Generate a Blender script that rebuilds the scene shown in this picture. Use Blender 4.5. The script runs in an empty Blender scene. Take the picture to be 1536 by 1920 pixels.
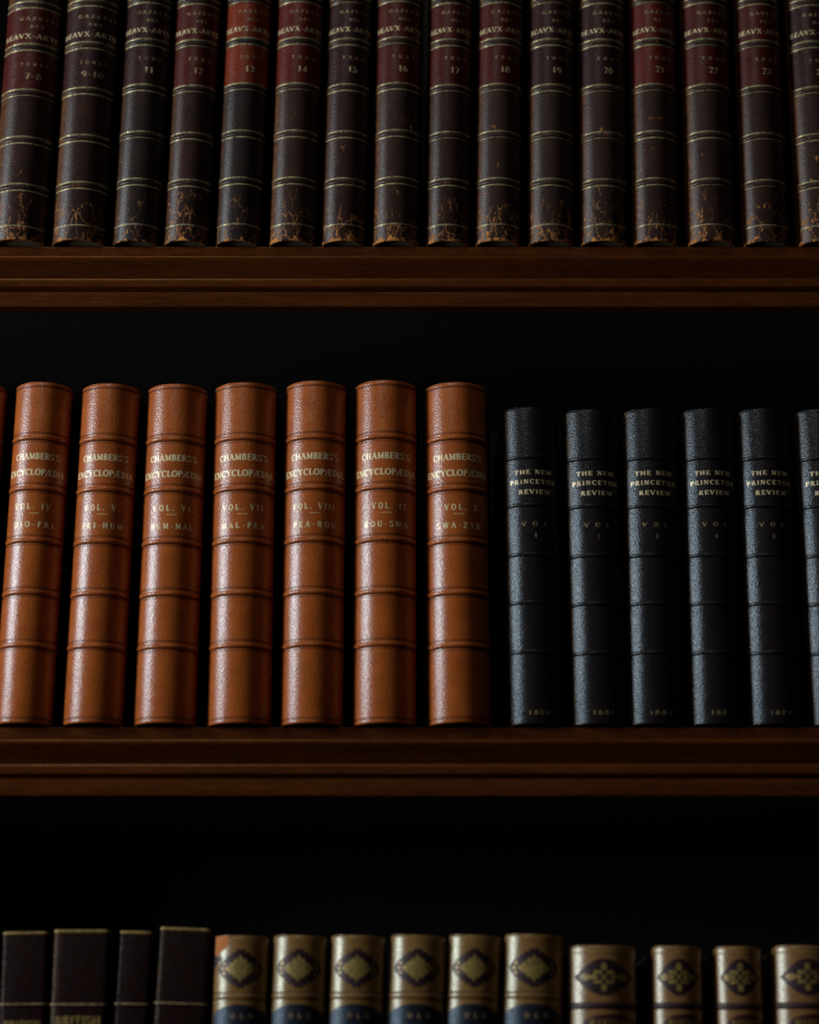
import bpy, math, random
from mathutils import Vector, Matrix
R = math.radians
C = bpy.context.scene.collection
sc = bpy.context.scene

# ------------------------------------------------------------------ camera
CZ = 1.20                      # camera height
D = 1.60                       # distance of the plane of the spine joints
F = 4200.0                     # focal length for a 1536 px wide frame
PITCH = R(16.3)
cam_d = bpy.data.cameras.new('camera')
cam_d.sensor_fit = 'HORIZONTAL'; cam_d.sensor_width = 36.0
cam_d.lens = F / 1536.0 * 36.0
cam_d.clip_start = 0.05
cam = bpy.data.objects.new('camera', cam_d); C.objects.link(cam)
cam.location = (0, 0, CZ); cam.rotation_euler = (R(90) + PITCH, 0, 0)
sc.camera = cam
cam_d.dof.use_dof = True
cam_d.dof.focus_distance = 1.70
cam_d.dof.aperture_fstop = 2.8

# ------------------------------------------------------------------ light and exposure
sc.view_settings.view_transform = 'Standard'
sc.view_settings.look = 'None'
sc.view_settings.gamma = 1.0
sc.view_settings.use_curve_mapping = False
sc.view_settings.exposure = 0.0
sc.cycles.sample_clamp_indirect = 0.6
sc.cycles.use_denoising = False      # keep the fine texture of the leather
w = bpy.data.worlds.new('world'); sc.world = w
w.use_nodes = True
w.node_tree.nodes['Background'].inputs[0].default_value = (0.55, 0.65, 0.8, 1)
w.node_tree.nodes['Background'].inputs[1].default_value = 0.003
# daylight coming through the tall window in the left wall
WIN = dict(x=-1.8, y0=0.68, y1=1.06, z0=1.35, z1=2.45)
ld = bpy.data.lights.new('window_daylight', 'AREA')
ld.shape = 'RECTANGLE'; ld.size = WIN['z1'] - WIN['z0']; ld.size_y = WIN['y1'] - WIN['y0']
ld.energy = 42.0; ld.color = (0.92, 0.97, 1.0)
lo = bpy.data.objects.new('window_daylight', ld); C.objects.link(lo)
lo.location = (WIN['x'] - 0.12, (WIN['y0'] + WIN['y1']) / 2, (WIN['z0'] + WIN['z1']) / 2)
lo.rotation_euler = (0, R(-90), 0)

# added unseen fill lamp, high up in front, to catch the shelf mouldings
l2 = bpy.data.lights.new('added_fill_light', 'AREA')
l2.shape = 'RECTANGLE'; l2.size = 0.5; l2.size_y = 0.5
l2.energy = 6.5; l2.color = (1.0, 0.97, 0.92)
lo2 = bpy.data.objects.new('added_fill_light', l2); C.objects.link(lo2)
lo2.location = (-0.65, -0.3, 4.0)
lo2.rotation_euler = (Vector((0, D, 1.7)) - Vector(lo2.location)).to_track_quat('-Z', 'Y').to_euler()

# ------------------------------------------------------------------ helpers
cp, sp = math.cos(PITCH), math.sin(PITCH)
def at(px, py, y=D):
    """world point on the vertical plane at distance y that is seen at a pixel"""
    u = (px - 768) / F; v = (960 - py) / F
    dx, dy, dz = u, cp - v * sp, sp + v * cp
    return Vector((dx / dy * y, y, CZ + dz / dy * y))

def mesh_obj(name, verts, faces, mat, parent=None, smooth=True):
    me = bpy.data.meshes.new(name)
    me.from_pydata([tuple(v) for v in verts], [], faces)
    me.update()
    if smooth:
        for p in me.polygons: p.use_smooth = True
    me.materials.append(mat)
    o = bpy.data.objects.new(name, me); C.objects.link(o)
    if parent is not None: o.parent = parent
    return o

def sharp(o, deg=35):
    """split smooth shading at sharp edges"""
    me = o.data
    import bmesh
    bm = bmesh.new(); bm.from_mesh(me)
    bmesh.ops.recalc_face_normals(bm, faces=bm.faces)
    for e in bm.edges:
        if len(e.link_faces) == 2:
            e.smooth = e.calc_face_angle(0) < R(deg)
    bm.to_mesh(me); bm.free()
    return o

class MB:
    def __init__(s): s.v = []; s.f = []
    def box(s, x0, x1, y0, y1, z0, z1, ch=0.0):
        n = len(s.v)
        s.v += [(x, y, z) for x in (x0, x1) for y in (y0, y1) for z in (z0, z1)]
        s.f += [tuple(n + k for k in q) for q in ((0,1,3,2),(4,6,7,5),(0,4,5,1),(2,3,7,6),(0,2,6,4),(1,5,7,3))]
    def build(s, name, mat, parent=None, smooth=False):
        return mesh_obj(name, s.v, s.f, mat, parent, smooth)

def bevel(o, wd=0.001, seg=2):
    import bmesh
    bm = bmesh.new(); bm.from_mesh(o.data)
    bmesh.ops.bevel(bm, geom=list(bm.edges), offset=wd, segments=seg, affect='EDGES', profile=0.5)
    bm.to_mesh(o.data); bm.free()
    for p in o.data.polygons: p.use_smooth = True
    return sharp(o, 50)

# ------------------------------------------------------------------ materials
def new_mat(name):
    m = bpy.data.materials.new(name); m.use_nodes = True
    nt = m.node_tree
    return m, nt, nt.nodes, nt.links, nt.nodes['Principled BSDF']

def coords(nt, scale=(1, 1, 1), seed=True):
    N, L = nt.nodes, nt.links
    tc = N.new('ShaderNodeTexCoord')
    out = tc.outputs['Object']
    if seed:
        oi = N.new('ShaderNodeObjectInfo')
        mu = N.new('ShaderNodeMath'); mu.operation = 'MULTIPLY'; mu.inputs[1].default_value = 37.0
        L.new(oi.outputs['Random'], mu.inputs[0])
        ad = N.new('ShaderNodeVectorMath'); ad.operation = 'ADD'
        L.new(out, ad.inputs[0]); L.new(mu.outputs[0], ad.inputs[1])
        out = ad.outputs[0]
    mp = N.new('ShaderNodeMapping'); mp.inputs['Scale'].default_value = scale
    L.new(out, mp.inputs['Vector'])
    return mp.outputs[0], tc

def noise(nt, vec, scale, detail=3, rough=0.6):
    n = nt.nodes.new('ShaderNodeTexNoise')
    n.inputs['Scale'].default_value = scale; n.inputs['Detail'].default_value = detail
    n.inputs['Roughness'].default_value = rough
    nt.links.new(vec, n.inputs['Vector'])
    return n.outputs['Fac']

def ramp(nt, fac, p0, p1, c0=(0, 0, 0, 1), c1=(1, 1, 1, 1)):
    r = nt.nodes.new('ShaderNodeValToRGB')
    r.color_ramp.elements[0].position = p0; r.color_ramp.elements[0].color = c0
    r.color_ramp.elements[1].position = p1; r.color_ramp.elements[1].color = c1
    nt.links.new(fac, r.inputs[0])
    return r.outputs[0]

def mix(nt, fac, a, b):
    m = nt.nodes.new('ShaderNodeMix'); m.data_type = 'RGBA'
    if isinstance(fac, float): m.inputs[0].default_value = fac
    else: nt.links.new(fac, m.inputs[0])
    for k, c in ((6, a), (7, b)):
        if isinstance(c, tuple): m.inputs[k].default_value = (*c[:3], 1)
        else: nt.links.new(c, m.inputs[k])
    return m.outputs[2]

def math_n(nt, op, a, b=None, clamp=False):
    m = nt.nodes.new('ShaderNodeMath'); m.operation = op; m.use_clamp = clamp
    for k, c in ((0, a), (1, b)):
        if c is None: continue
        if isinstance(c, (int, float)): m.inputs[k].default_value = c
        else: nt.links.new(c, m.inputs[k])
    return m.outputs[0]

def bump(nt, bs, h, strength, dist):
    b = nt.nodes.new('ShaderNodeBump'); b.inputs['Strength'].default_value = strength
    b.inputs['Distance'].default_value = dist
    nt.links.new(h, b.inputs['Height'])
    nt.links.new(b.outputs[0], bs.inputs['Normal'])

def leather(name, c0, c1, rough=0.45, spec=0.5, grain=900, gb=0.35, chips=0.0, hinge=None, tint=None, chipcol=(0.60, 0.24, 0.06)):
    m, nt, N, L, bs = new_mat(name)
    v, tc = coords(nt)
    big = noise(nt, v, 60, 4, 0.65)
    col = mix(nt, ramp(nt, big, 0.35, 0.65), c0, c1)
    fine = noise(nt, v, 1100, 2, 0.7)
    col = mix(nt, math_n(nt, 'MULTIPLY', ramp(nt, fine, 0.42, 0.7), 0.35), col, tuple(min(1, c * 1.9) for c in c1))
    sep = N.new('ShaderNodeSeparateXYZ'); L.new(tc.outputs['Object'], sep.inputs[0])
    rfac = None
    if hinge is not None:            # paler along the left joint; rubbed leather on the brown calf
        hx = math_n(nt, 'MULTIPLY', sep.outputs[0], -1.0)
        mr = N.new('ShaderNodeMapRange'); mr.inputs[1].default_value = hinge[0]; mr.inputs[2].default_value = hinge[1]
        L.new(hx, mr.inputs[0])
        n2 = noise(nt, v, 140, 4, 0.7)
        f = math_n(nt, 'MULTIPLY', mr.outputs[0], ramp(nt, n2, 0.3, 0.55), True)
        col = mix(nt, math_n(nt, 'MULTIPLY', f, hinge[3]), col, hinge[2])
    if chips > 0:
        # flakes
        vs, _ = coords(nt, (1, 1, 0.55))
        n3 = noise(nt, vs, 170, 5, 0.72)
        zt = N.new('ShaderNodeMapRange'); zt.inputs[1].default_value = 0.035; zt.inputs[2].default_value = 0.0
        zt.inputs[3].default_value = 0.0; zt.inputs[4].default_value = 0.10
        L.new(sep.outputs[2], zt.inputs[0])
        zt2 = N.new('ShaderNodeMapRange'); zt2.inputs[1].default_value = 0.0045; zt2.inputs[2].default_value = 0.0
        zt2.inputs[3].default_value = 0.0; zt2.inputs[4].default_value = 0.14
        L.new(sep.outputs[2], zt2.inputs[0])
        s = math_n(nt, 'ADD', n3, zt.outputs[0]); s = math_n(nt, 'ADD', s, zt2.outputs[0])
        fl = ramp(nt, s, 0.725 - 0.02 * chips, 0.735 - 0.02 * chips)
        # cracks running up from the tail
        vc, _ = coords(nt, (1, 1, 0.42))
        nd = N.new('ShaderNodeTexNoise'); nd.inputs['Scale'].default_value = 300; L.new(vc, nd.inputs['Vector'])
        va = N.new('ShaderNodeVectorMath'); va.operation = 'MULTIPLY_ADD'
        va.inputs[1].default_value = (0.006, 0.006, 0.006); L.new(nd.outputs['Color'], va.inputs[0]); L.new(vc, va.inputs[2])
        vo = N.new('ShaderNodeTexVoronoi'); vo.feature = 'DISTANCE_TO_EDGE'; vo.inputs['Scale'].default_value = 150
        L.new(va.outputs[0], vo.inputs['Vector'])
        ce = ramp(nt, vo.outputs['Distance'], 0.012, 0.035, (1, 1, 1, 1), (0, 0, 0, 1))
        zc = N.new('ShaderNodeMapRange'); zc.inputs[1].default_value = 0.055; zc.inputs[2].default_value = 0.01
        zc.inputs[3].default_value = 0.0; zc.inputs[4].default_value = 0.30
        L.new(sep.outputs[2], zc.inputs[0])
        n4 = noise(nt, v, 75, 2, 0.5)
        cm = ramp(nt, math_n(nt, 'ADD', n4, zc.outputs[0]), 0.66, 0.74)
        cr = math_n(nt, 'MULTIPLY', math_n(nt, 'MULTIPLY', ce, cm), 0.7 * min(1.0, chips))
        wear = math_n(nt, 'MAXIMUM', fl, cr)
        n5 = noise(nt, v, 500, 2, 0.5)
        cc = mix(nt, n5, tuple(c * 0.5 for c in chipcol), tuple(min(1, c * 1.5) for c in chipcol))
        col = mix(nt, wear, col, cc)
        rfac = wear
    L.new(col, bs.inputs['Base Color'])
    rn = ramp(nt, noise(nt, v, 260, 3), 0.3, 0.7, (rough * 0.86,) * 3 + (1,), (min(1, rough * 1.15),) * 3 + (1,))
    if rfac is not None: rn = mix(nt, rfac, rn, (0.9, 0.9, 0.9))
    L.new(rn, bs.inputs['Roughness'])
    bs.inputs['Specular IOR Level'].default_value = spec
    if tint: bs.inputs['Specular Tint'].default_value = (*tint, 1)
    # pebbled grain, slightly skewed like hand-pressed goatskin
    vg, _ = coords(nt, (1, 1, 1.35))
    vo2 = N.new('ShaderNodeTexVoronoi'); vo2.inputs['Scale'].default_value = grain; L.new(vg, vo2.inputs['Vector'])
    h = math_n(nt, 'ADD', vo2.outputs['Distance'], noise(nt, v, grain * 0.8, 3, 0.6))
    if rfac is not None: h = math_n(nt, 'SUBTRACT', h, rfac)
    bump(nt, bs, h, gb, 0.0006)
    return m

def gilt(name, col, under, lo_, hi_, metal=0.55, rough=0.38):
    """gold leaf rubbed away in places down to the leather"""
    m, nt, N, L, bs = new_mat(name)
    v, tc = coords(nt)
    n = noise(nt, v, 380, 4, 0.7)
    f = ramp(nt, n, lo_, hi_)
    L.new(mix(nt, f, under, col), bs.inputs['Base Color'])
    L.new(math_n(nt, 'MULTIPLY', f, metal), bs.inputs['Metallic'])
    bs.inputs['Roughness'].default_value = rough
    bs.inputs['Specular IOR Level'].default_value = 1.0
    bump(nt, bs, noise(nt, v, 1500, 2), 0.3, 0.0003)
    return m

def wood_mat():
    m, nt, N, L, bs = new_mat('dark_mahogany')
    v, tc = coords(nt, (1.2, 14, 14), seed=False)
    a = noise(nt, v, 9, 6, 0.65)
    v2, _ = coords(nt, (6, 90, 90), seed=False)
    b = noise(nt, v2, 12, 3, 0.6)
    c = mix(nt, ramp(nt, a, 0.3, 0.7), (0.050, 0.0125, 0.0030), (0.110, 0.029, 0.0062))
    c = mix(nt, math_n(nt, 'MULTIPLY', ramp(nt, b, 0.45, 0.7), 0.45), c, (0.16, 0.047, 0.010))
    L.new(c, bs.inputs['Base Color'])
    L.new(ramp(nt, b, 0.2, 0.8, (0.25,) * 3 + (1,), (0.34,) * 3 + (1,)), bs.inputs['Roughness'])
    bs.inputs['Specular IOR Level'].default_value = 0.8
    bs.inputs['Specular Tint'].default_value = (1, 0.50, 0.22, 1)
    bump(nt, bs, b, 0.12, 0.0006)
    return m

def plain(name, c, rough=0.8, spec=0.5):
    m, nt, N, L, bs = new_mat(name)
    v, tc = coords(nt)
    n = noise(nt, v, 300, 3)
    L.new(mix(nt, n, tuple(x * 0.8 for x in c), tuple(min(1, x * 1.2) for x in c)), bs.inputs['Base Color'])
    bs.inputs['Roughness'].default_value = rough
    bs.inputs['Specular IOR Level'].default_value = spec
    return m

M_WOOD = wood_mat()
M_BOARD_SHADE = plain('boards_gap_shade', (0.012, 0.007, 0.006), 0.9, 0.05)  # boards darkened so their colour paints the shade between books
M_PAGES = plain('page_edges', (0.22, 0.17, 0.10), 0.9)
M_WALL = plain('wall_paint', (0.10, 0.09, 0.08), 0.9)
M_CASE_SHADE = plain('case_interior_shade', (0.006, 0.0035, 0.0025), 0.95)  # near-black: shade inside the case put into the wood colour
M_TAN = leather('tan_leather', (0.46, 0.115, 0.017), (0.35, 0.080, 0.012), 0.28, 1.0, 850, 0.24, tint=(0.80, 0.93, 1.0))
M_TAN_DK = leather('tan_leather_tooled', (0.060, 0.014, 0.006), (0.04, 0.010, 0.005), 0.5, 0.3)
M_BLACK = leather('black_leather', (0.010, 0.009, 0.010), (0.015, 0.010, 0.009), 0.27, 0.62, 950, 0.28, tint=(0.72, 0.88, 1.0),
                  hinge=(0.0155, 0.020, (0.13, 0.075, 0.03), 0.8))
M_BLACK_B = leather('black_leather_band', (0.010, 0.009, 0.010), (0.013, 0.010, 0.010), 0.32, 0.7, 800, 0.2, tint=(0.8, 0.95, 1.0))
M_BROWN = []
for k, (c0, c1, ch, hg) in enumerate([
        ((0.048, 0.020, 0.015), (0.026, 0.015, 0.013), 1.0, 0.5),
        ((0.050, 0.024, 0.018), (0.034, 0.019, 0.015), 2.0, 0.8),
        ((0.032, 0.018, 0.015), (0.022, 0.017, 0.016), 0.4, 0.4),
        ((0.048, 0.026, 0.020), (0.036, 0.022, 0.017), 3.0, 0.7)]):
    M_BROWN.append(leather('brown_calf_%d' % k, c0, c1, 0.33, 0.27, 1000, 0.22, chips=ch,
                   hinge=(0.0125, 0.0165, (0.22, 0.085, 0.025), hg)))
M_RED = [leather('red_label_%d' % k, c, tuple(x * 0.7 for x in c), 0.33, 0.42, 1000, 0.2)
         for k, c in enumerate([(0.075, 0.010, 0.007), (0.19, 0.026, 0.008), (0.034, 0.010, 0.009), (0.115, 0.013, 0.008)])]
M_MAROON = leather('maroon_leather', (0.016, 0.0055, 0.005), (0.011, 0.0045, 0.0045), 0.32, 0.16, 1000, 0.4,
                   hinge=(0.013, 0.019, (0.13, 0.085, 0.04), 0.5))
M_VELLUM = leather('polished_calf', (0.25, 0.140, 0.042), (0.18, 0.092, 0.025), 0.28, 1.0, 800, 0.16, tint=(0.92, 1.0, 0.84))
M_VELLUM2 = leather('polished_calf_pale', (0.27, 0.140, 0.048), (0.19, 0.090, 0.028), 0.28, 1.0, 800, 0.16, tint=(0.95, 1.0, 0.87))
M_PURPLE = leather('dark_purple_inlay', (0.035, 0.014, 0.018), (0.022, 0.010, 0.012), 0.42, 0.5, 900, 0.25)
M_BLUE = leather('blue_black_label', (0.012, 0.016, 0.026), (0.010, 0.012, 0.018), 0.38, 0.65, 900, 0.25, tint=(0.6, 0.8, 1.0))
M_REDLAB = leather('claret_label', (0.06, 0.010, 0.012), (0.04, 0.008, 0.010), 0.42, 0.5, 900, 0.25)
M_SCUFF = plain('scuffed_leather', (0.50, 0.17, 0.045), 0.9)
G_TAN = gilt('gilt_on_tan', (1.0, 0.84, 0.48), (0.75, 0.48, 0.2), 0.24, 0.38, 0.08, 0.32)
G_TAN2 = gilt('gilt_on_tan_small', (0.95, 0.78, 0.42), (0.46, 0.20, 0.06), 0.28, 0.44, 0.08, 0.32)
G_TITLE = gilt('gilt_on_black', (0.9, 0.74, 0.42), (0.14, 0.09, 0.05), 0.30, 0.5, 0.15)
G_FAINT = gilt('gilt_faint', (0.50, 0.36, 0.18), (0.06, 0.03, 0.02), 0.34, 0.58, 0.3)
G_TOP = gilt('gilt_on_red_label', (0.95, 0.78, 0.42), (0.07, 0.03, 0.02), 0.34, 0.54, 0.55)
G_YEAR = gilt('gilt_year', (0.36, 0.26, 0.13), (0.03, 0.02, 0.015), 0.36, 0.62, 0.3)
G_RULE = gilt('gilt_rule', (0.85, 0.78, 0.42), (0.04, 0.026, 0.02), 0.34, 0.56, 0.6, 0.3)
G_ORN = gilt('gilt_ornament', (0.42, 0.30, 0.07), (0.12, 0.07, 0.025), 0.34, 0.6, 0.35, 0.42)

# ------------------------------------------------------------------ serif capitals as pen strokes
TH, TN = 0.24, 0.115          # thick and thin pen widths
def _ln(x0, y0, x1, y1, w=TH): return [((x0, y0), (x1, y1), w)]
def _sf(x, y, l=0.13): return [((x - l, y), (x + l, y), TN)]
def _st(x, y0=0.0, y1=1.0, w=TH, s=3):
    r = _ln(x, y0, x, y1, w)
    if s & 1: r += _sf(x, y0 + TN / 2)
    if s & 2: r += _sf(x, y1 - TN / 2)
    return r
def _ar(cx, cy, rx, ry, a0, a1, n=12):
    r = []
    p = None
    for i in range(n + 1):
        a = R(a0 + (a1 - a0) * i / n)
        q = (cx + rx * math.cos(a), cy + ry * math.sin(a))
        if p:
            d = (q[0] - p[0], q[1] - p[1]); l = math.hypot(*d)
            r.append((p, q, TN + (TH - TN) * abs(d[1]) / l))
        p = q
    return r
GL = {
 'A': (.80, _ln(.08, 0, .38, 1, TN) + _ln(.38, 1, .70, 0) + _ln(.2, .34, .58, .34, TN) + _sf(.08, .03) + _sf(.7, .03)),
 'B': (.72, _st(.18) + _ar(.3, .76, .25, .21, 90, -90) + _ar(.3, .28, .31, .25, 90, -90) + _ln(.18, .03, .3, .03, TN) + _ln(.18, .97, .3, .97, TN) + _ln(.18, .53, .3, .53, TN)),
 'C': (.74, _ar(.42, .5, .31, .47, 48, 312, 18) + _ln(.64, .7, .64, .95, TN)),
 'D': (.80, _st(.18) + _ar(.3, .5, .38, .47, 90, -90, 14) + _ln(.18, .03, .3, .03, TN) + _ln(.18, .97, .3, .97, TN)),
 'E': (.70, _st(.18) + _ln(.18, .97, .6, .97, TN) + _ln(.18, .03, .63, .03, TN) + _ln(.18, .52, .46, .52, TN) + _ln(.6, .97, .6, .76, TN) + _ln(.62, .03, .62, .26, TN) + _ln(.46, .4, .46, .64, TN)),
 'F': (.66, _st(.18) + _ln(.18, .97, .6, .97, TN) + _ln(.18, .5, .46, .5, TN) + _ln(.6, .97, .6, .74, TN) + _ln(.46, .38, .46, .62, TN)),
 'G': (.80, _ar(.42, .5, .31, .47, 48, 335, 18) + _st(.68, 0.05, .42, TH, 2) + _ln(.64, .72, .64, .95, TN)),
 'H': (.86, _st(.18) + _st(.66) + _ln(.18, .52, .66, .52, TN)),
 'I': (.38, _st(.19)),
 'K': (.80, _st(.18) + _ln(.22, .42, .64, .97, TN) + _ln(.36, .6, .66, .03) + _sf(.64, .97) + _sf(.67, .03)),
 'L': (.66, _st(.18) + _ln(.18, .03, .6, .03, TN) + _ln(.6, .03, .6, .3, TN)),
 'M': (.98, _st(.16, w=TN) + _st(.8) + _ln(.18, .98, .48, .08) + _ln(.48, .08, .78, .98, TN)),
 'N': (.84, _st(.16, w=TN) + _st(.68, w=TN, s=2) + _ln(.17, .98, .67, .04)),
 'O': (.82, _ar(.41, .5, .32, .47, 0, 360, 24)),
 'P': (.68, _st(.18) + _ar(.3, .72, .29, .25, 90, -90) + _ln(.18, .97, .3, .97, TN) + _ln(.18, .47, .3, .47, TN)),
 'R': (.78, _st(.18) + _ar(.3, .74, .27, .23, 90, -90) + _ln(.18, .97, .3, .97, TN) + _ln(.18, .51, .3, .51, TN) + _ln(.36, .5, .66, .03) + _sf(.68, .03, .08)),
 'S': (.64, _ar(.32, .745, .21, .225, 25, 250, 12) + _ar(.32, .265, .24, .235, 70, -155, 12) + _ln(.53, .76, .53, .95, TN) + _ln(.08, .05, .08, .26, TN)),
 'T': (.76, _st(.38, s=1) + _ln(.08, .97, .68, .97, TN) + _ln(.08, .97, .08, .72, TN) + _ln(.68, .97, .68, .72, TN)),
 'U': (.84, _st(.18, .3, 1, TH, 2) + _ar(.42, .3, .24, .27, 180, 360, 10) + _st(.66, .3, 1, TN, 2)),
 'V': (.80, _ln(.08, 1, .39, 0) + _ln(.39, 0, .70, 1, TN) + _sf(.1, .97) + _sf(.7, .97)),
 'W': (1.1, _ln(.08, 1, .34, 0) + _ln(.34, 0, .54, .95, TN) + _ln(.54, .95, .78, 0) + _ln(.78, 0, 1.0, 1, TN) + _sf(.1, .97) + _sf(.54, .97, .08) + _sf(1.0, .97)),
 'X': (.80, _ln(.12, 1, .68, 0) + _ln(.12, 0, .66, 1, TN) + _sf(.14, .97) + _sf(.65, .97) + _sf(.12, .03) + _sf(.68, .03)),
 'Y': (.80, _ln(.1, 1, .4, .48) + _ln(.4, .48, .68, 1, TN) + _st(.4, 0, .5, TH, 1) + _sf(.12, .97) + _sf(.68, .97)),
 'Z': (.70, _ln(.1, .97, .6, .97, TN) + _ln(.6, .97, .1, .03) + _ln(.1, .03, .6, .03, TN) + _ln(.1, .97, .1, .75, TN) + _ln(.6, .03, .6, .26, TN)),
 '\u00c6': (1.12, _ln(.06, 0, .5, 1, TN) + _st(.6, s=1) + _ln(.5, .97, 1.0, .97, TN) + _ln(.6, .03, 1.02, .03, TN) + _ln(.6, .52, .88, .52, TN) + _ln(1.0, .97, 1.0, .76, TN) + _ln(1.02, .03, 1.02, .26, TN) + _ln(.22, .36, .6, .36, TN) + _sf(.08, .03)),
 '.': (.28, _ln(.14, .0, .14, .16)),
 "'": (.26, _ln(.13, .72, .13, 1.0, .12)),
 '-': (.46, _ln(.08, .42, .38, .42, .09)),
 '1': (.46, _st(.23, s=1) + _ln(.08, .84, .23, .97, TN)),
 '2': (.62, _ar(.3, .72, .21, .25, 160, -30, 10) + _ln(.48, .6, .1, .06, TN) + _ln(.08, .06, .56, .06, .12)),
 '3': (.60, _ar(.28, .75, .20, .22, 150, -90, 10) + _ar(.28, .28, .23, .25, 90, -150, 10)),
 '4': (.64, _st(.44, s=1) + _ln(.44, .98, .06, .3, TN) + _ln(.06, .3, .6, .3, TN)),
 '5': (.60, _ln(.14, .97, .5, .97, .10) + _ln(.14, .97, .12, .55, TN) + _ar(.27, .3, .25, .27, 120, -150, 12)),
 '6': (.62, _ar(.31, .28, .22, .26, 0, 360, 16) + _ar(.45, .36, .37, .6, 105, 185, 8)),
 '7': (.60, _ln(.08, .94, .54, .94, .11) + _ln(.54, .94, .24, 0)),
 '8': (.62, _ar(.31, .75, .18, .21, 0, 360, 14) + _ar(.31, .27, .23, .25, 0, 360, 14)),
 '9': (.62, _ar(.31, .71, .22, .26, 0, 360, 16) + _ar(.17, .63, .37, .6, -75, 5, 8)),
 '0': (.66, _ar(.33, .5, .24, .47, 0, 360, 18)),
}

# ------------------------------------------------------------------ the shape of a spine
class Spine:
    """circular arc in plan: a = half width, b = bulge towards the reader"""
    def __init__(s, a, b):
        s.a, s.b = a, b
        s.e = 2 * math.atan(b / a); s.r = a / math.sin(s.e)
        s.len = 2 * s.r * s.e
    def th_s(s, arc):
        """arc length measured from the middle"""
        return max(-s.e, min(s.e, arc / s.r))
    def arc_x(s, x):
        return s.r * math.asin(max(-math.sin(s.e), min(math.sin(s.e), x / s.r)))
    def pt(s, th, r, z):
        return ((s.r + r) * math.sin(th), -(s.r + r) * math.cos(th) + s.r * math.cos(s.e), z)

class FlatSpine:
    """flat back with rounded shoulders; the parameter is arc length from the middle"""
    def __init__(s, a, b):
        s.a, s.b, s.c = a, b, b
        s.f = a - s.c; s.len = 2 * (s.f + s.c * math.pi / 2); s.e = s.len / 2
    def th_s(s, arc): return max(-s.e, min(s.e, arc))
    def arc_x(s, x): return x if abs(x) < s.f else math.copysign(s.f + s.c * math.asin(min(1, (abs(x) - s.f) / s.c)), x)
    def pt(s, th, r, z):
        if abs(th) <= s.f: return (th, -s.c - r - 0.0006 * (1 - (th / s.f) ** 2), z)
        an = (abs(th) - s.f) / s.c
        return (math.copysign(s.f + (s.c + r) * math.sin(an), th), -(s.c + r) * math.cos(an), z)

def shell(S, H, rings, back, t, name, mat, parent, n=36):
    """leather wrapped round the back: outer skin with ring offsets, inner skin, closed edges"""
    v = []; f = []
    ths = [-S.e + 2 * S.e * i / n for i in range(n + 1)]
    def row(r, z):
        base = len(v)
        v.append((-S.a - r, back, z))
        for th in ths: v.append(S.pt(th, r, z))
        v.append((S.a + r, back, z))
        return base
    m = n + 3
    rows = [row(-t, rings[0][0])] + [row(r, z) for z, r in rings] + [row(-t, rings[-1][0])]
    k = len(rows)
    for j in range(k):
        a0, b0 = rows[j], rows[(j + 1) % k]
        for i in range(m - 1):
            f.append((a0 + i, a0 + i + 1, b0 + i + 1, b0 + i))
    f.append(tuple(r for r in rows)); f.append(tuple(r + m - 1 for r in reversed(rows)))
    o = mesh_obj(name, v, f, mat, parent)
    return sharp(o, 55)

def hoop(S, z, prof, name, mat, parent, n=30, wrap=True):
    """a raised band running across the spine; prof = closed list of (dz, dr)"""
    v = []; f = []
    k = len(prof)
    for i in range(n + 1):
        th = (-S.e + 2 * S.e * i / n) * 0.995
        q = abs(2.0 * i / n - 1); q = 1 - 0.75 * q ** 6
        for dz, dr in prof: v.append(S.pt(th, dr * q if dr > 0 else dr, z + dz))
    for i in range(n):
        for j in range(k):
            f.append((i * k + j, i * k + (j + 1) % k, (i + 1) * k + (j + 1) % k, (i + 1) * k + j))
    f.append(tuple(range(k))); f.append(tuple(n * k + j for j in reversed(range(k))))
    return sharp(mesh_obj(name, v, f, mat, parent), 60)

def rule(S, zs, wd, r, name, mat, parent, x0=-0.99, x1=0.99, n=30, rfun=None):
    """thin tooled lines across the spine, one mesh"""
    v = []; f = []
    s0, s1 = S.len / 2 * x0, S.len / 2 * x1
    for z, rr in zs:
        b = len(v)
        for i in range(n + 1):
            th = S.th_s(s0 + (s1 - s0) * i / n)
            for dz, dr in ((-wd / 2, -0.0001), (-wd / 2, r), (wd / 2, r), (wd / 2, -0.0001)):
                v.append(S.pt(th, rr + dr, z + dz))
        for i in range(n):
            for j in range(3):
                f.append((b + i * 4 + j, b + i * 4 + j + 1, b + i * 4 + j + 5, b + i * 4 + j + 4))
    return mesh_obj(name, v, f, mat, parent)

def patch(S, shapes, r, name, mat, parent):
    """inlays and stamped ornaments; shape = (s0, s1, top(t), bottom(t)), t in 0..1"""
    v = []; f = []
    for s0, s1, top, bot, n in shapes:
        b = len(v)
        for i in range(n + 1):
            t = i / n
            th = S.th_s(s0 + (s1 - s0) * t)
            zt, zb = top(t), bot(t)
            if zt < zb: zt = zb
            v += [S.pt(th, -0.0001, zb), S.pt(th, r, zb), S.pt(th, r, zt), S.pt(th, -0.0001, zt)]
        for i in range(n):
            for j in range(3):
                f.append((b + i * 4 + j, b + i * 4 + j + 1, b + i * 4 + j + 5, b + i * 4 + j + 4))
    return sharp(mesh_obj(name, v, f, mat, parent), 60)

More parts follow.
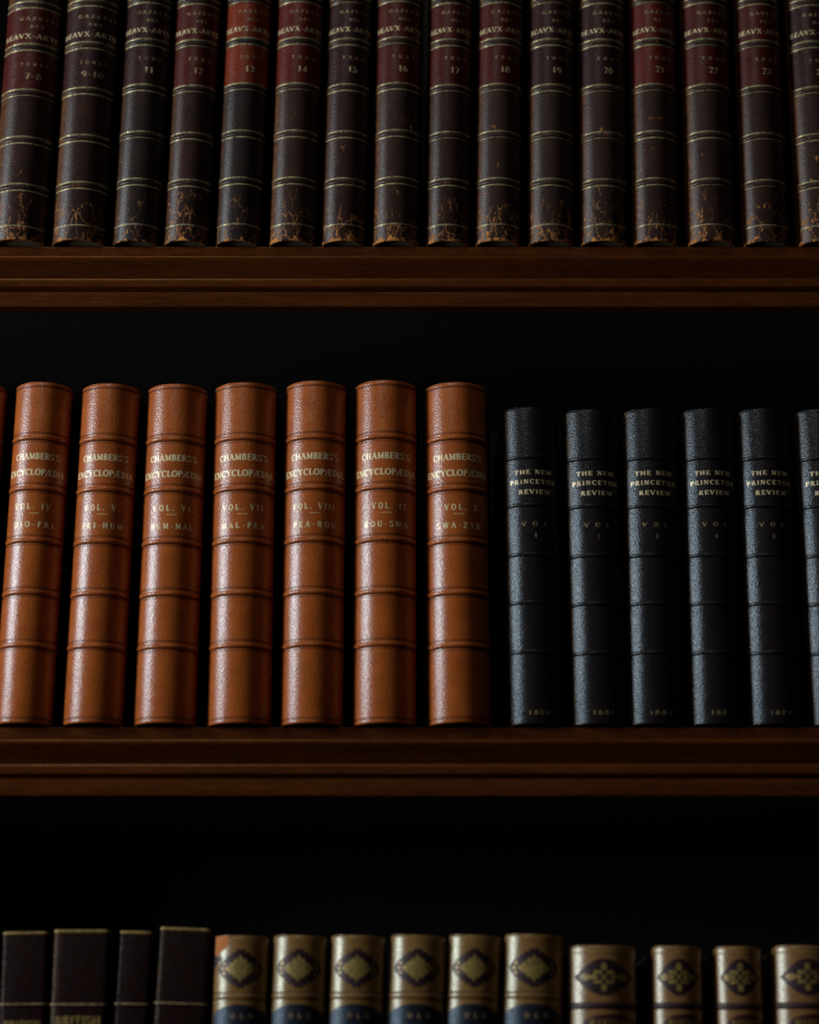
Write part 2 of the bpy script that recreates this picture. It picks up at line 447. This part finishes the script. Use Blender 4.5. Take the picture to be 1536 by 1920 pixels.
def lettering(S, lines, r, name, mat, parent):
    """lines: (text, x0, x1, z_mid, cap height, tracking) with x as seen from the front"""
    v = []; f = []
    for text, x0, x1, zc, cap, track in lines:
        s0, s1 = S.arc_x(x0), S.arc_x(x1)
        tot = 0
        for ch in text: tot += 0.42 + track if ch == ' ' else GL[ch][0] + track
        tot -= track
        kx = (s1 - s0) / tot
        pen = 0
        for ch in text:
            if ch == ' ': pen += 0.42 + track; continue
            wd, strokes = GL[ch]
            for (a, b, pw) in strokes:
                dx, dy = b[0] - a[0], b[1] - a[1]; l = math.hypot(dx, dy) or 1e-6
                nx, ny = -dy / l * pw / 2, dx / l * pw / 2
                segs = 3 if l > 0.4 and abs(dx) > 0.2 else 1
                base = len(v)
                for q in range(segs + 1):
                    t = q / segs
                    for sg in (1, -1):
                        px, py = a[0] + dx * t + nx * sg, a[1] + dy * t + ny * sg
                        th = S.th_s(s0 + (pen + px) * kx)
                        v.append(S.pt(th, r, zc + (py - 0.5) * cap))
                for q in range(segs):
                    k = base + q * 2
                    f.append((k, k + 1, k + 3, k + 2))
            pen += wd + track
    o = mesh_obj(name, v, f, mat, parent, smooth=False)
    return o

# ------------------------------------------------------------------ the bookcase
Z_TOP = at(768, 463, D - .001).z
Z_MID = at(768, 1364, D - .001).z
Z_LOW = Z_MID - (Z_TOP - Z_MID)
XL, XR = -0.66, 0.66
SHELF_BACK = D + 0.30

def empty(name, loc, label=None, cat=None, group=None):
    o = bpy.data.objects.new(name, None); C.objects.link(o)
    o.empty_display_size = 0.02
    o.location = loc
    if label: o['label'] = label
    if cat: o['category'] = cat
    if group: o['group'] = group
    return o

case = empty('bookcase', (0, D, 0), 'dark mahogany bookcase with moulded shelf edges holding rows of leather books', 'bookcase')
# shelf edge section, (height below the shelf top, projection), in mm
mould_prof = [(0.0, 0.9), (0.3, 1.0), (7.8, -0.6), (8.4, 4.0), (9.2, 6.4), (10.2, 7.6), (11.4, 8.0), (12.6, 7.6), (13.6, 6.4), (16.0, 2.6), (19.0, -2.0), (22.5, -6.6), (24.8, -8.8),
              (25.2, -8.0), (25.8, -2.0), (26.3, 2.6), (26.9, 4.2), (27.8, 5.0), (29.0, 5.4), (31.5, 5.2), (34.0, 4.6), (34.6, 3.6)]
fascia_prof = [(34.7, -5.0), (37.4, -5.0), (37.7, 2.6), (38.2, 3.2), (49.0, 3.2), (49.8, 2.6)]
def extrude_x(prof, back, x0, x1, zt, name, mat, parent, n=1):
    pts = [(D - p / 1000 - 0.0, zt - z / 1000) for z, p in prof]
    pts = [(D + back, pts[0][1])] + pts + [(D + back, pts[-1][1])]
    v = []; f = []
    k = len(pts)
    for x in (x0, x1):
        for y, z in pts: v.append((x, y - D, z))
    for j in range(k): f.append((j, (j + 1) % k, k + (j + 1) % k, k + j))
    f.append(tuple(range(k))); f.append(tuple(reversed(range(k, 2 * k))))
    return sharp(mesh_obj(name, v, f, mat, parent), 40)
for zt in (Z_TOP, Z_MID, Z_LOW):
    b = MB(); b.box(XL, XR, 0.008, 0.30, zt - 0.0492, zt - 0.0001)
    sh = b.build('shelf', M_CASE_SHADE, case)
    extrude_x(mould_prof, 0.008, XL, XR, zt, 'shelf_moulding', M_WOOD, sh)
    extrude_x(fascia_prof, 0.008, XL, XR, zt, 'shelf_fascia', M_WOOD, sh)
b = MB(); b.box(XL, XR, 0.30, 0.318, 0.0, 2.62); b.build('back_panel', M_CASE_SHADE, case)
for x0, x1 in ((XL - 0.03, XL), (XR, XR + 0.03)):
    b = MB(); b.box(x0, x1, -0.004, 0.318, 0.0, 2.62); bevel(b.build('side_panel', M_WOOD, case), 0.002)
b = MB(); b.box(XL - 0.06, XR + 0.06, -0.03, 0.318, 2.62, 2.68); bevel(b.build('top_board', M_WOOD, case), 0.008, 3)
b = MB(); b.box(XL, XR, 0.0, 0.30, 0.0, 0.12); b.build('plinth', M_WOOD, case)
for zt in (0.45, 0.80):
    b = MB(); b.box(XL, XR, 0.0, 0.30, zt - 0.04, zt); b.build('shelf', M_WOOD, case)

# the room around it
def struct(name, boxes, mat):
    b = MB()
    for q in boxes: b.box(*q)
    o = b.build(name, mat); o['kind'] = 'structure'; return o
WB = SHELF_BACK + 0.02
struct('floor', [(-1.9, 3.2, -2.4, WB + 0.1, -0.1, 0.0)], M_WOOD)
struct('wall_back', [(-1.9, 3.2, WB, WB + 0.1, 0.0, 4.3)], M_WALL)
x = WIN['x']
struct('wall_left', [(x - .1, x, -2.4, WIN['y0'], 0, 4.3), (x - .1, x, WIN['y1'], WB, 0, 4.3),
                     (x - .1, x, WIN['y0'], WIN['y1'], 0, WIN['z0']), (x - .1, x, WIN['y0'], WIN['y1'], WIN['z1'], 4.3)], M_WALL)
fr = 0.03
struct('window_1', [(x - .06, x - .02, WIN['y0'], WIN['y0'] + fr, WIN['z0'], WIN['z1']), (x - .06, x - .02, WIN['y1'] - fr, WIN['y1'], WIN['z0'], WIN['z1']),
                    (x - .06, x - .02, WIN['y0'], WIN['y1'], WIN['z0'], WIN['z0'] + fr), (x - .06, x - .02, WIN['y0'], WIN['y1'], WIN['z1'] - fr, WIN['z1'])], M_WOOD)

# ------------------------------------------------------------------ books
class Book:
    def __init__(s, name, kind, xt, yt, xb, yb, wpx, zshelf, height, pitch, label, group, bulge=0.42, depth=0.19, spine_mat=None, rings=None, board=None, lab_gap=None):
        Pt, Pb = at(xt, yt), at(xb, yb)
        phi = math.atan2(Pt.x - Pb.x, Pt.z - Pb.z)
        xl = Pb.x - (Pb.z - zshelf) * math.tan(phi)
        sc_ = (at(100, (yt + yb) / 2) - at(99, (yt + yb) / 2)).x        # metres per pixel
        W = wpx * sc_
        s.W, s.px = W, sc_
        s.a = W / 2; s.b = s.a * 2 * bulge
        s.S = FlatSpine(s.a, s.b) if kind == 'm' else Spine(s.a, s.b); s.H = height; s.z0 = zshelf
        lift = max(0.0, math.sin(phi)) * (W + 0.008) if phi > 0 else -math.sin(phi) * 0.004
        s.root = empty(name, (xl + W / 2 * math.cos(phi), D, zshelf + abs(math.sin(phi)) * (W / 2 + 0.004) + 0.0001), label, 'book', group)
        s.root.rotation_euler = (0, phi, 0)
        s.mat = spine_mat
        H = height
        t = 0.0011
        R0 = rings or [(0.0009, -0.0010), (0.0012, -0.0003), (0.0020, 0.0), (H - 0.0022, 0.0), (H - 0.0010, -0.0002), (H - 0.0003, -0.0007), (H, -0.0016)]
        zs = [R0[0], R0[1], R0[2]]
        sp_ = shell(s.S, H, R0, 0.0155, t, 'spine', spine_mat, s.root)
        over = pitch
        for sg in (-1, 1):
            x0, x1 = sorted((sg * (s.a - 0.0009), sg * (s.a + over)))
            m = MB(); m.box(x0, x1, 0.0145, depth, 0.0, H - 0.004)
            bevel(m.build('cover_board', board or M_BOARD_SHADE, s.root), 0.0009, 2)
        # page block, its back rounded like the spine
        v = []; f = []
        n = 14; P = Spine(s.a - 0.0025, s.b * 0.6)
        ai = P.a
        for z in (0.004, H - 0.003):
            for i in range(n + 1): v.append(P.pt(-P.e + 2 * P.e * i / n, 0.0, z))
            v += [(ai, depth - 0.006, z), (-ai, depth - 0.006, z)]
        k = n + 3
        f = [(j, (j + 1) % k, k + (j + 1) % k, k + j) for j in range(k)] + [tuple(range(k)), tuple(range(k, 2 * k))]
        sharp(mesh_obj('page_block', v, f, M_PAGES, s.root), 40)
    def z(s, py, front=True):
        """height on the spine of a pixel row: at the crown of the spine or at its edge"""
        return at(768, py, D - (s.b if front else 0.0)).z - s.z0

def band_prof(h, wd, n=7):
    p = [(-wd, -0.0004)]
    for i in range(n):
        a = math.pi * (1 - i / (n - 1))
        p.append((wd * math.cos(a), max(0.0, h * math.sin(a)) + 0.00002))
    p.append((wd, -0.0004))
    return p

rnd = random.Random(7)
def overhang(rows, zsh, yb):
    """how far the boards of every book may stand out beside its spine"""
    ed = []
    for xt, yt, xb, wp in rows:
        Pt, Pb = at(xt, yt), at(xb, yb)
        g = (Pt.x - Pb.x) / (Pt.z - Pb.z)
        wpx = (at(100, (yt + yb) / 2) - at(99, (yt + yb) / 2)).x * wp
        ed.append([(Pb.x + g * (z - Pb.z), Pb.x + g * (z - Pb.z) + wpx) for z in (zsh, Pt.z)])
    gaps = [min(ed[i + 1][k][0] - ed[i][k][1] for k in (0, 1)) for i in range(len(ed) - 1)]
    gaps = [gaps[0]] + gaps + [gaps[-1]]
    return [max(0.0002, min(gaps[i], gaps[i + 1], 0.008) / 2 - 0.0009) for i in range(len(ed))]
# --- orange-brown encyclopaedia set
tan = [('III', 'BEA-DIO'.replace('BEA', 'CAT'), -92, -146, 104, 123),
       ('IV', 'DIO-FRI', 31, -12, 105, 124), ('V', 'FRI-HUM', 155, 118, 108, 124), ('VI', 'HUM-MAL', 278, 251, 112, 126),
       ('VII', 'MAL-PEA', 404, 389, 116, 132), ('VIII', 'PEA-ROU', 537, 526, 114, 130), ('IX', 'ROU-SWA', 667, 662, 116, 132),
       ('X', 'SWA-ZYR', 798, 803, 116, 134)]
tan_top = [727, 727, 730, 731, 728, 725, 724, 728]
for (num, rng, xt, xb, wp, _), yt, pit in zip(tan, tan_top, overhang([(t[2], y, t[3], t[4]) for t, y in zip(tan, tan_top)], Z_MID, 1357)):
    zt = at(xt, yt).z
    lab = 'tan leather encyclopaedia spine lettered VOL. %s. %s in gold' % (num, rng)
    if num == 'III': lab = 'tan leather book cut off by the left frame edge beside VOL. IV.'
    bk = Book('book', 'tan', xt, yt, xb, 1357, wp, Z_MID, zt - Z_MID, pit, lab, 'tan leather encyclopaedia volumes on the middle shelf', 0.32, 0.19, M_TAN)
    S = bk.S; a = bk.a
    sh = yt - 727
    bands = [831, 925, 1022, 1119, 1217]
    for y in bands:
        z = bk.z(y + sh * 0.7, False)
        hb = hoop(S, z, band_prof(0.0016, 0.0017), 'raised_band', M_TAN, bk.root)
        rule(S, [(z + 0.0041, 0), (z + 0.0032, 0), (z - 0.0036, 0)], 0.00034, 0.00012, 'tooled_line', M_TAN_DK, hb)
        rule(S, [(z - 0.0020, 0.0001)], 0.0008, 0.00014, 'tooled_line', M_TAN_DK, hb)  # heavy line: tooling plus the band's undercut shade, painted dark
    rule(S, [(bk.H - 0.0035, 0), (bk.H - 0.0043, 0)], 0.0004, 0.00012, 'tooled_line', M_TAN_DK, bk.root)
    rule(S, [(0.0050, 0), (0.0040, 0)], 0.0004, 0.00012, 'tooled_line', M_TAN_DK, bk.root)
    cap = 12.4 * bk.px
    q = sh * 0.7
    lettering(S, [("CHAMBERS'S", -a * .76, a * .78, bk.z(856 + q), cap, .05), ("ENCYCLOP\u00c6DIA", -a * .94, a * .94, bk.z(886 + q), cap, .03)], 0.00016, 'title_lettering', G_TAN, bk.root)
    v0, v1 = (-a * .66, a * .74) if num != 'X' else (-a * .40, a * .72)
    vt = 'VOL. ' + num + '.'
    ex = {'V': (-.6, .6), 'IV': (-.66, .7), 'IX': (-.42, .78), 'X': (-.42, .74), 'VI': (-.6, .74), 'VII': (-.62, .76), 'VIII': (-.68, .76), 'III': (-.66, .7)}[num]
    lettering(S, [(vt, a * ex[0], a * ex[1], bk.z(950 + q), 11.5 * bk.px, .42), (rng, -a * .66, a * .72, bk.z(984 + q), 11 * bk.px, .36)], 0.00016, 'volume_lettering', G_TAN2, bk.root)
    rule(S, [(bk.z(963 + q), 0)], 0.0004, 0.00014, 'gilt_dash', G_TAN2, bk.root, -.12, .18, 6)

# --- black review set
blk = [('1', '1886', 945, 770, 957, 98, 112), ('2', '1886', 1060, 774, 1077, 98, 110), ('3', '1887', 1170, 773, 1183, 98, 110),
       ('4', '1887', 1281, 772, 1299, 95, 108), ('5', '1888', 1385, 772, 1409, 96, 108), ('6', '1888', 1493, 773, 1525, 98, 112)]
for (num, year, xt, yt, xb, wp, _), pit in zip(blk, overhang([(t[2], t[3], t[4], t[5]) for t in blk], Z_MID, 1358)):
    zt = at(xt, yt).z
    lab = 'black leather review spine lettered VOL %s in gold' % num
    if num == '6': lab = 'black leather review spine half cut off by the right frame edge, middle shelf'
    bk = Book('book', 'black', xt, yt, xb, 1358, wp, Z_MID, zt - Z_MID, pit, lab, 'black leather review volumes on the middle shelf', 0.25, 0.17, M_BLACK)
    S = bk.S; a = bk.a; q = (yt - 773) * 0.6
    for y in (866, 955, 1047, 1137, 1229):
        hoop(S, bk.z(y + q, False), band_prof(0.0017, 0.0014), 'raised_band', M_BLACK_B, bk.root)
    cap = 8.6 * bk.px
    lettering(S, [('THE NEW', -a * .66, a * .78, bk.z(887 + q), cap, .14), ('PRINCETON', -a * .82, a * .90, bk.z(905 + q), cap, .16),
                  ('REVIEW', -a * .52, a * .70, bk.z(924 + q), cap, .16)], 0.00014, 'title_lettering', G_TITLE, bk.root)
    lettering(S, [('VOL', -a * .42, a * .55, bk.z(984 + q), 8 * bk.px, 1.1), (num, a * .05, a * .16, bk.z(1006 + q), 8 * bk.px, .1)], 0.00014, 'volume_lettering', G_FAINT, bk.root)
    lettering(S, [(year, -a * .32, a * .50, bk.z(1336), 8 * bk.px, .35)], 0.00014, 'year_lettering', G_YEAR, bk.root)

# --- worn brown journal set on the top shelf
brown = [('7-8', 18, -18, 100, 112, 0, 0), ('9-10', 127, 97, 98, 114, 0, 2), ('11', 240, 211, 84, 96, 2, 2), ('12', 333, 307, 82, 96, 0, 0),
         ('13', 428, 404, 82, 98, 2, 1), ('14', 523, 505, 84, 96, 1, 3), ('15', 618, 603, 80, 94, 0, 2), ('16', 708, 699, 84, 100, 1, 0),
         ('17', 808, 800, 78, 92, 0, 0), ('18', 899, 892, 82, 98, 3, 0), ('19', 994, 992, 82, 96, 3, 2), ('20', 1087, 1090, 84, 97, 3, 2),
         ('21', 1183, 1189, 82, 98, 1, 3), ('22', 1279, 1291, 86, 100, 1, 0), ('23', 1379, 1396, 82, 99, 0, 0), ('24', 1476, 1499, 84, 98, 3, 2)]
wear_txt = {0: 'dark brown', 1: 'rubbed brown', 2: 'smooth black-brown', 3: 'chipped brown'}
bro = overhang([(t[1], 0, t[2], t[3]) for t in brown], Z_TOP, 461)
for i, (num, xt, xb, wp, _, mk, rk) in enumerate(brown):
    pit = bro[i]
    word = 'TOMES' if '-' in num else 'TOME'
    lab = '%s leather journal spine with red labels, numbered %s' % (wear_txt[mk], num)
    bk = Book('book', 'brown', xt, 0, xb, 461, wp, Z_TOP, 0.292, pit, lab, 'worn brown journal volumes on the top shelf', 0.31, 0.20, M_BROWN[mk])
    S = bk.S; a = bk.a; H = bk.H
    sh = [14, 10, 2, 4, 0, 0, 1, -1, 2, 1, 2, 3, 1, 2, 4, 6][i]
    zb = [bk.z(y + sh, False) for y in (11, 90, 175, 263, 351)]
    for lz0, lz1 in ((zb[1], zb[0]), (zb[2], zb[1])):
        c = patch(S, [(-S.len / 2 * .985, S.len / 2 * .985, lambda t, z=lz1: z - 0.0034, lambda t, z=lz0: z + 0.0034, 28)], 0.00035, 'title_label' if lz1 == zb[0] else 'volume_label', M_RED[rk], bk.root)
        if lz1 == zb[0]:
            lettering(S, [('GAZETTE', -a * .43, a * .95, bk.z(22 + sh), 6.4 * bk.px, .35), ('DES', -a * .01, a * .49, bk.z(37 + sh), 5.6 * bk.px, .3)], 0.0005, 'title_lettering', G_FAINT, c)
            lettering(S, [('BEAVX-ARTS', -a * .94, a * .96, bk.z(55 + sh), 9.6 * bk.px, .10)], 0.0005, 'title_lettering', G_TOP, c)
        else:
            lettering(S, [(word, -a * .27, a * .71, bk.z(108 + sh), 6.6 * bk.px, .8)], 0.0005, 'volume_lettering', G_FAINT, c)
            wn = .10 * len(num)
            lettering(S, [(num, a * (.22 - wn), a * (.22 + wn), bk.z(130 + sh), 12 * bk.px, .12)], 0.0005, 'volume_lettering', G_FAINT if mk == 0 and i < 4 else G_TOP, c)
    for z in zb:
        hb = hoop(S, z, band_prof(0.0012, 0.0021), 'raised_band', M_BROWN[mk], bk.root)
        rule(S, [(z + 0.0032, 0), (z + 0.0024, 0), (z - 0.0024, 0)] + ([(z - 0.0031, 0)] if rnd.random() < .6 else []), 0.00038, 0.00042, 'gilt_rule', G_RULE, hb)
    zl = bk.z(432 + sh * .4, False)
    rule(S, [(zl, 0), (zl + .0008, 0)], 0.00038, 0.00014, 'gilt_rule', G_RULE, bk.root)
    # upper compartments, above the frame
    for y in (-76, -163):
        z = bk.z(y, False)
        if z < H - 0.004:
            hoop(S, z, band_prof(0.0012, 0.0021), 'raised_band', M_BROWN[mk], bk.root)

# --- bottom shelf
def tri(u0, u1, pk):      # triangle wave helper
    return lambda t: u0 + (u1 - u0) * (1 - abs(2 * t - 1))
low = [('m', 7, 1746, 0, 84, 94, 'dark maroon leather book in the bottom left corner'),
       ('m', 103, 1742, 95, 104, 118, 'widest dark maroon leather book with gilt lettering just showing'),
       ('m', 227, 1745, 216, 58, 70, 'narrow dark maroon leather book on the bottom shelf'),
       ('m', 302, 1740, 290, 94, 102, 'dark maroon leather book beside the first gilt diamond book'),
       ('d', 405, 1757, 399, 99, 108, 'gilt diamond book with an orange scuffed corner'),
       ('d', 514, 1757, 507, 99, 107, 'gilt diamond book, second of the six diamond spines'),
       ('d', 622, 1757, 616, 100, 106, 'gilt diamond book, third of the six diamond spines'),
       ('d', 734, 1757, 728, 102, 108, 'gilt diamond book, fourth of the six diamond spines'),
       ('d', 843, 1757, 837, 96, 104, 'gilt diamond book, fifth of the six diamond spines'),
       ('d', 948, 1756, 944, 108, 114, 'gilt diamond book beside the wide gilt flower book'),
       ('f', 1068, 1776, 1069, 124, 138, 'wide pale calf book with a gilt flower in a dark oval'),
       ('f', 1225, 1776, 1227, 90, 104, 'pale calf flower book just right of the wide one'),
       ('f', 1342, 1776, 1347, 84, 100, 'narrowest pale calf flower book, second from the right frame edge'),
       ('f', 1453, 1776, 1457, 112, 122, 'pale calf flower book cut off by the right frame edge')]
lwo = overhang([(t[1], t[2], t[3], t[4]) for t in low], Z_LOW, 1920)
for i, (kd, xt, yt, xb, wp, _, lab) in enumerate(low):
    pit = lwo[i]
    zt = at(xt, yt).z
    mat = {'m': M_MAROON, 'd': M_VELLUM, 'f': M_VELLUM2}[kd]
    grp = {'m': 'maroon books on the bottom shelf', 'd': 'gilt diamond books on the bottom shelf', 'f': 'gilt flower books on the bottom shelf'}[kd]
    bk = Book('book', kd, xt, yt, xb, 1920, wp, Z_LOW, zt - Z_LOW, pit, lab, grp, 0.07 if kd == 'm' else 0.24, 0.15, mat)
    S = bk.S; a = bk.a; H = bk.H; L2 = S.len / 2; px = bk.px
    if kd == 'm':
        rule(S, [(H - 0.0020, 0)], 0.0022, 0.00025, 'gilt_head_rule', G_ORN, bk.root)
        for y in (1884, 2010, 2140):
            hb = hoop(S, bk.z(y), band_prof(0.0011, 0.0013), 'raised_band', M_MAROON, bk.root)
            rule(S, [(bk.z(y), 0.0011)], 0.0010, 0.0001, 'gilt_rule', G_FAINT, hb)
        if i in (0, 1):
            y0 = 1914 if i else 1923
            lettering(S, [('BRITISH', -a * .82, a * .8, bk.z(y0), 16 * px, .06), ('POETS', -a * .6, a * .6, bk.z(y0 + 28), 14 * px, .1)], 0.00016, 'title_lettering', G_ORN, bk.root)
    elif kd == 'd':
        zc = bk.z(1817)
        def dia(hw, hh, sc=0.0, k=7, pw=.8):
            return (lambda t: zc + (hh * (1 - abs(2 * t - 1)) ** pw) * (1 + sc * math.cos(k * 2 * math.pi * t)),
                    lambda t: zc - (hh * (1 - abs(2 * t - 1)) ** pw) * (1 + sc * math.cos(k * 2 * math.pi * t)))
        tp, bt = dia(L2, 37 * px, .06, 9, .62)
        fr_ = patch(S, [(-L2 * .80, L2 * .80, tp, bt, 60)], 0.00016, 'dark_diamond', M_PURPLE, bk.root)
        tp, bt = dia(L2, 23 * px, .10, 6, .9)
        patch(S, [(-L2 * .52, L2 * .52, tp, bt, 48)], 0.00030, 'gilt_diamond', G_ORN, fr_)
        dots = []
        for sx, dz in ((-.62, 0), (-.56, 9), (-.56, -9), (.62, 0), (.56, 9), (.56, -9)):
            c_ = sx * L2; zz = zc + dz * px; rr = 3.0 * px
            dots.append((c_ - rr, c_ + rr, lambda t, zz=zz, rr=rr: zz + rr * math.sqrt(max(0, 1 - (2 * t - 1) ** 2)), lambda t, zz=zz, rr=rr: zz - rr * math.sqrt(max(0, 1 - (2 * t - 1) ** 2)), 10))
        patch(S, dots, 0.00030, 'gilt_dots', G_ORN, fr_)
        for y in (1864, 1873):
            rule(S, [(bk.z(y), 0)], 0.0018, 0.00016, 'tooled_line', M_PURPLE, bk.root)
        hoop(S, bk.z(1869), band_prof(0.0007, 0.0020), 'raised_band', M_VELLUM, bk.root)
        zl = bk.z(1906)
        lp = patch(S, [(-L2 * .96, L2 * .96, lambda t: zl + 21 * px * (math.sin(math.pi * t) ** .6), lambda t: zl - 60 * px, 40)], 0.00018, 'title_label', M_BLUE, bk.root)
        lettering(S, [('OLD', -a * .30, a * .52, bk.z(1906), 9 * px, .9)], 0.00032, 'title_lettering', G_FAINT, lp)
        if i == 4:
            patch(S, [(-L2 * .97, -L2 * .42, lambda t: H - 0.0004, lambda t: H - (0.0135 - 0.008 * t ** 2 + 0.0008 * math.sin(9 * t)), 16)], 0.00022, 'scuff', M_SCUFF, bk.root)
            patch(S, [(-L2 * .99, -L2 * .62, lambda t: H - (0.0140 + 0.001 * t), lambda t: H - (0.0215 - 0.006 * t + 0.0008 * math.sin(11 * t)), 12)], 0.00024, 'scuff', M_PURPLE, bk.root)
    else:
        zc = bk.z(1833)
        el = lambda hh, p=.62: (lambda t: zc + hh * math.sin(math.pi * t) ** p, lambda t: zc - hh * math.sin(math.pi * t) ** p)
        tp, bt = el(34 * px, 1.1)
        fr_ = patch(S, [(-L2 * .84, L2 * .84, tp, bt, 56)], 0.00016, 'dark_oval', M_PURPLE, bk.root)
        sh_ = []
        def ell(cx, cz, rx, rz, n=14):
            sh_.append((cx - rx, cx + rx, lambda t: cz + rz * math.sqrt(max(0, 1 - (2 * t - 1) ** 2)), lambda t: cz - rz * math.sqrt(max(0, 1 - (2 * t - 1) ** 2)), n))
        for sg in (-1, 1):
            ell(0, zc + sg * 19 * px, 5.5 * px, 7.5 * px)
            ell(sg * L2 * .50, zc, L2 * .16, 6.5 * px)
            ell(sg * L2 * .26, zc, L2 * .09, 5 * px)
            for sv in (-1, 1):
                ell(sg * 14 * px, zc + sv * 9 * px, 6 * px, 3.6 * px)
                ell(sg * 6 * px, zc + sv * 8 * px, 2.2 * px, 5 * px)
        ell(0, zc, 3.5 * px, 4.5 * px)
        patch(S, sh_, 0.00032, 'gilt_flower', G_ORN, fr_)
        rule(S, [(bk.z(1887), 0)], 0.0046, 0.00018, 'dark_fillet', M_PURPLE, bk.root)
        rule(S, [(H - 0.0050, 0)], 0.0010, 0.00018, 'gilt_rule', G_ORN, bk.root)
        zl = bk.z(1925)
        lp = patch(S, [(-L2 * .62, L2 * .98, lambda t: zl + 22 * px * (math.sin(math.pi * min(1, t * 1.0)) ** .45), lambda t: zl - 60 * px, 40)], 0.00018, 'title_label', M_REDLAB, bk.root)
        lettering(S, [('ILLUSTRIE', -a * .44, a * .84, bk.z(1921), 15 * px, .1)], 0.00032, 'title_lettering', G_ORN, lp)
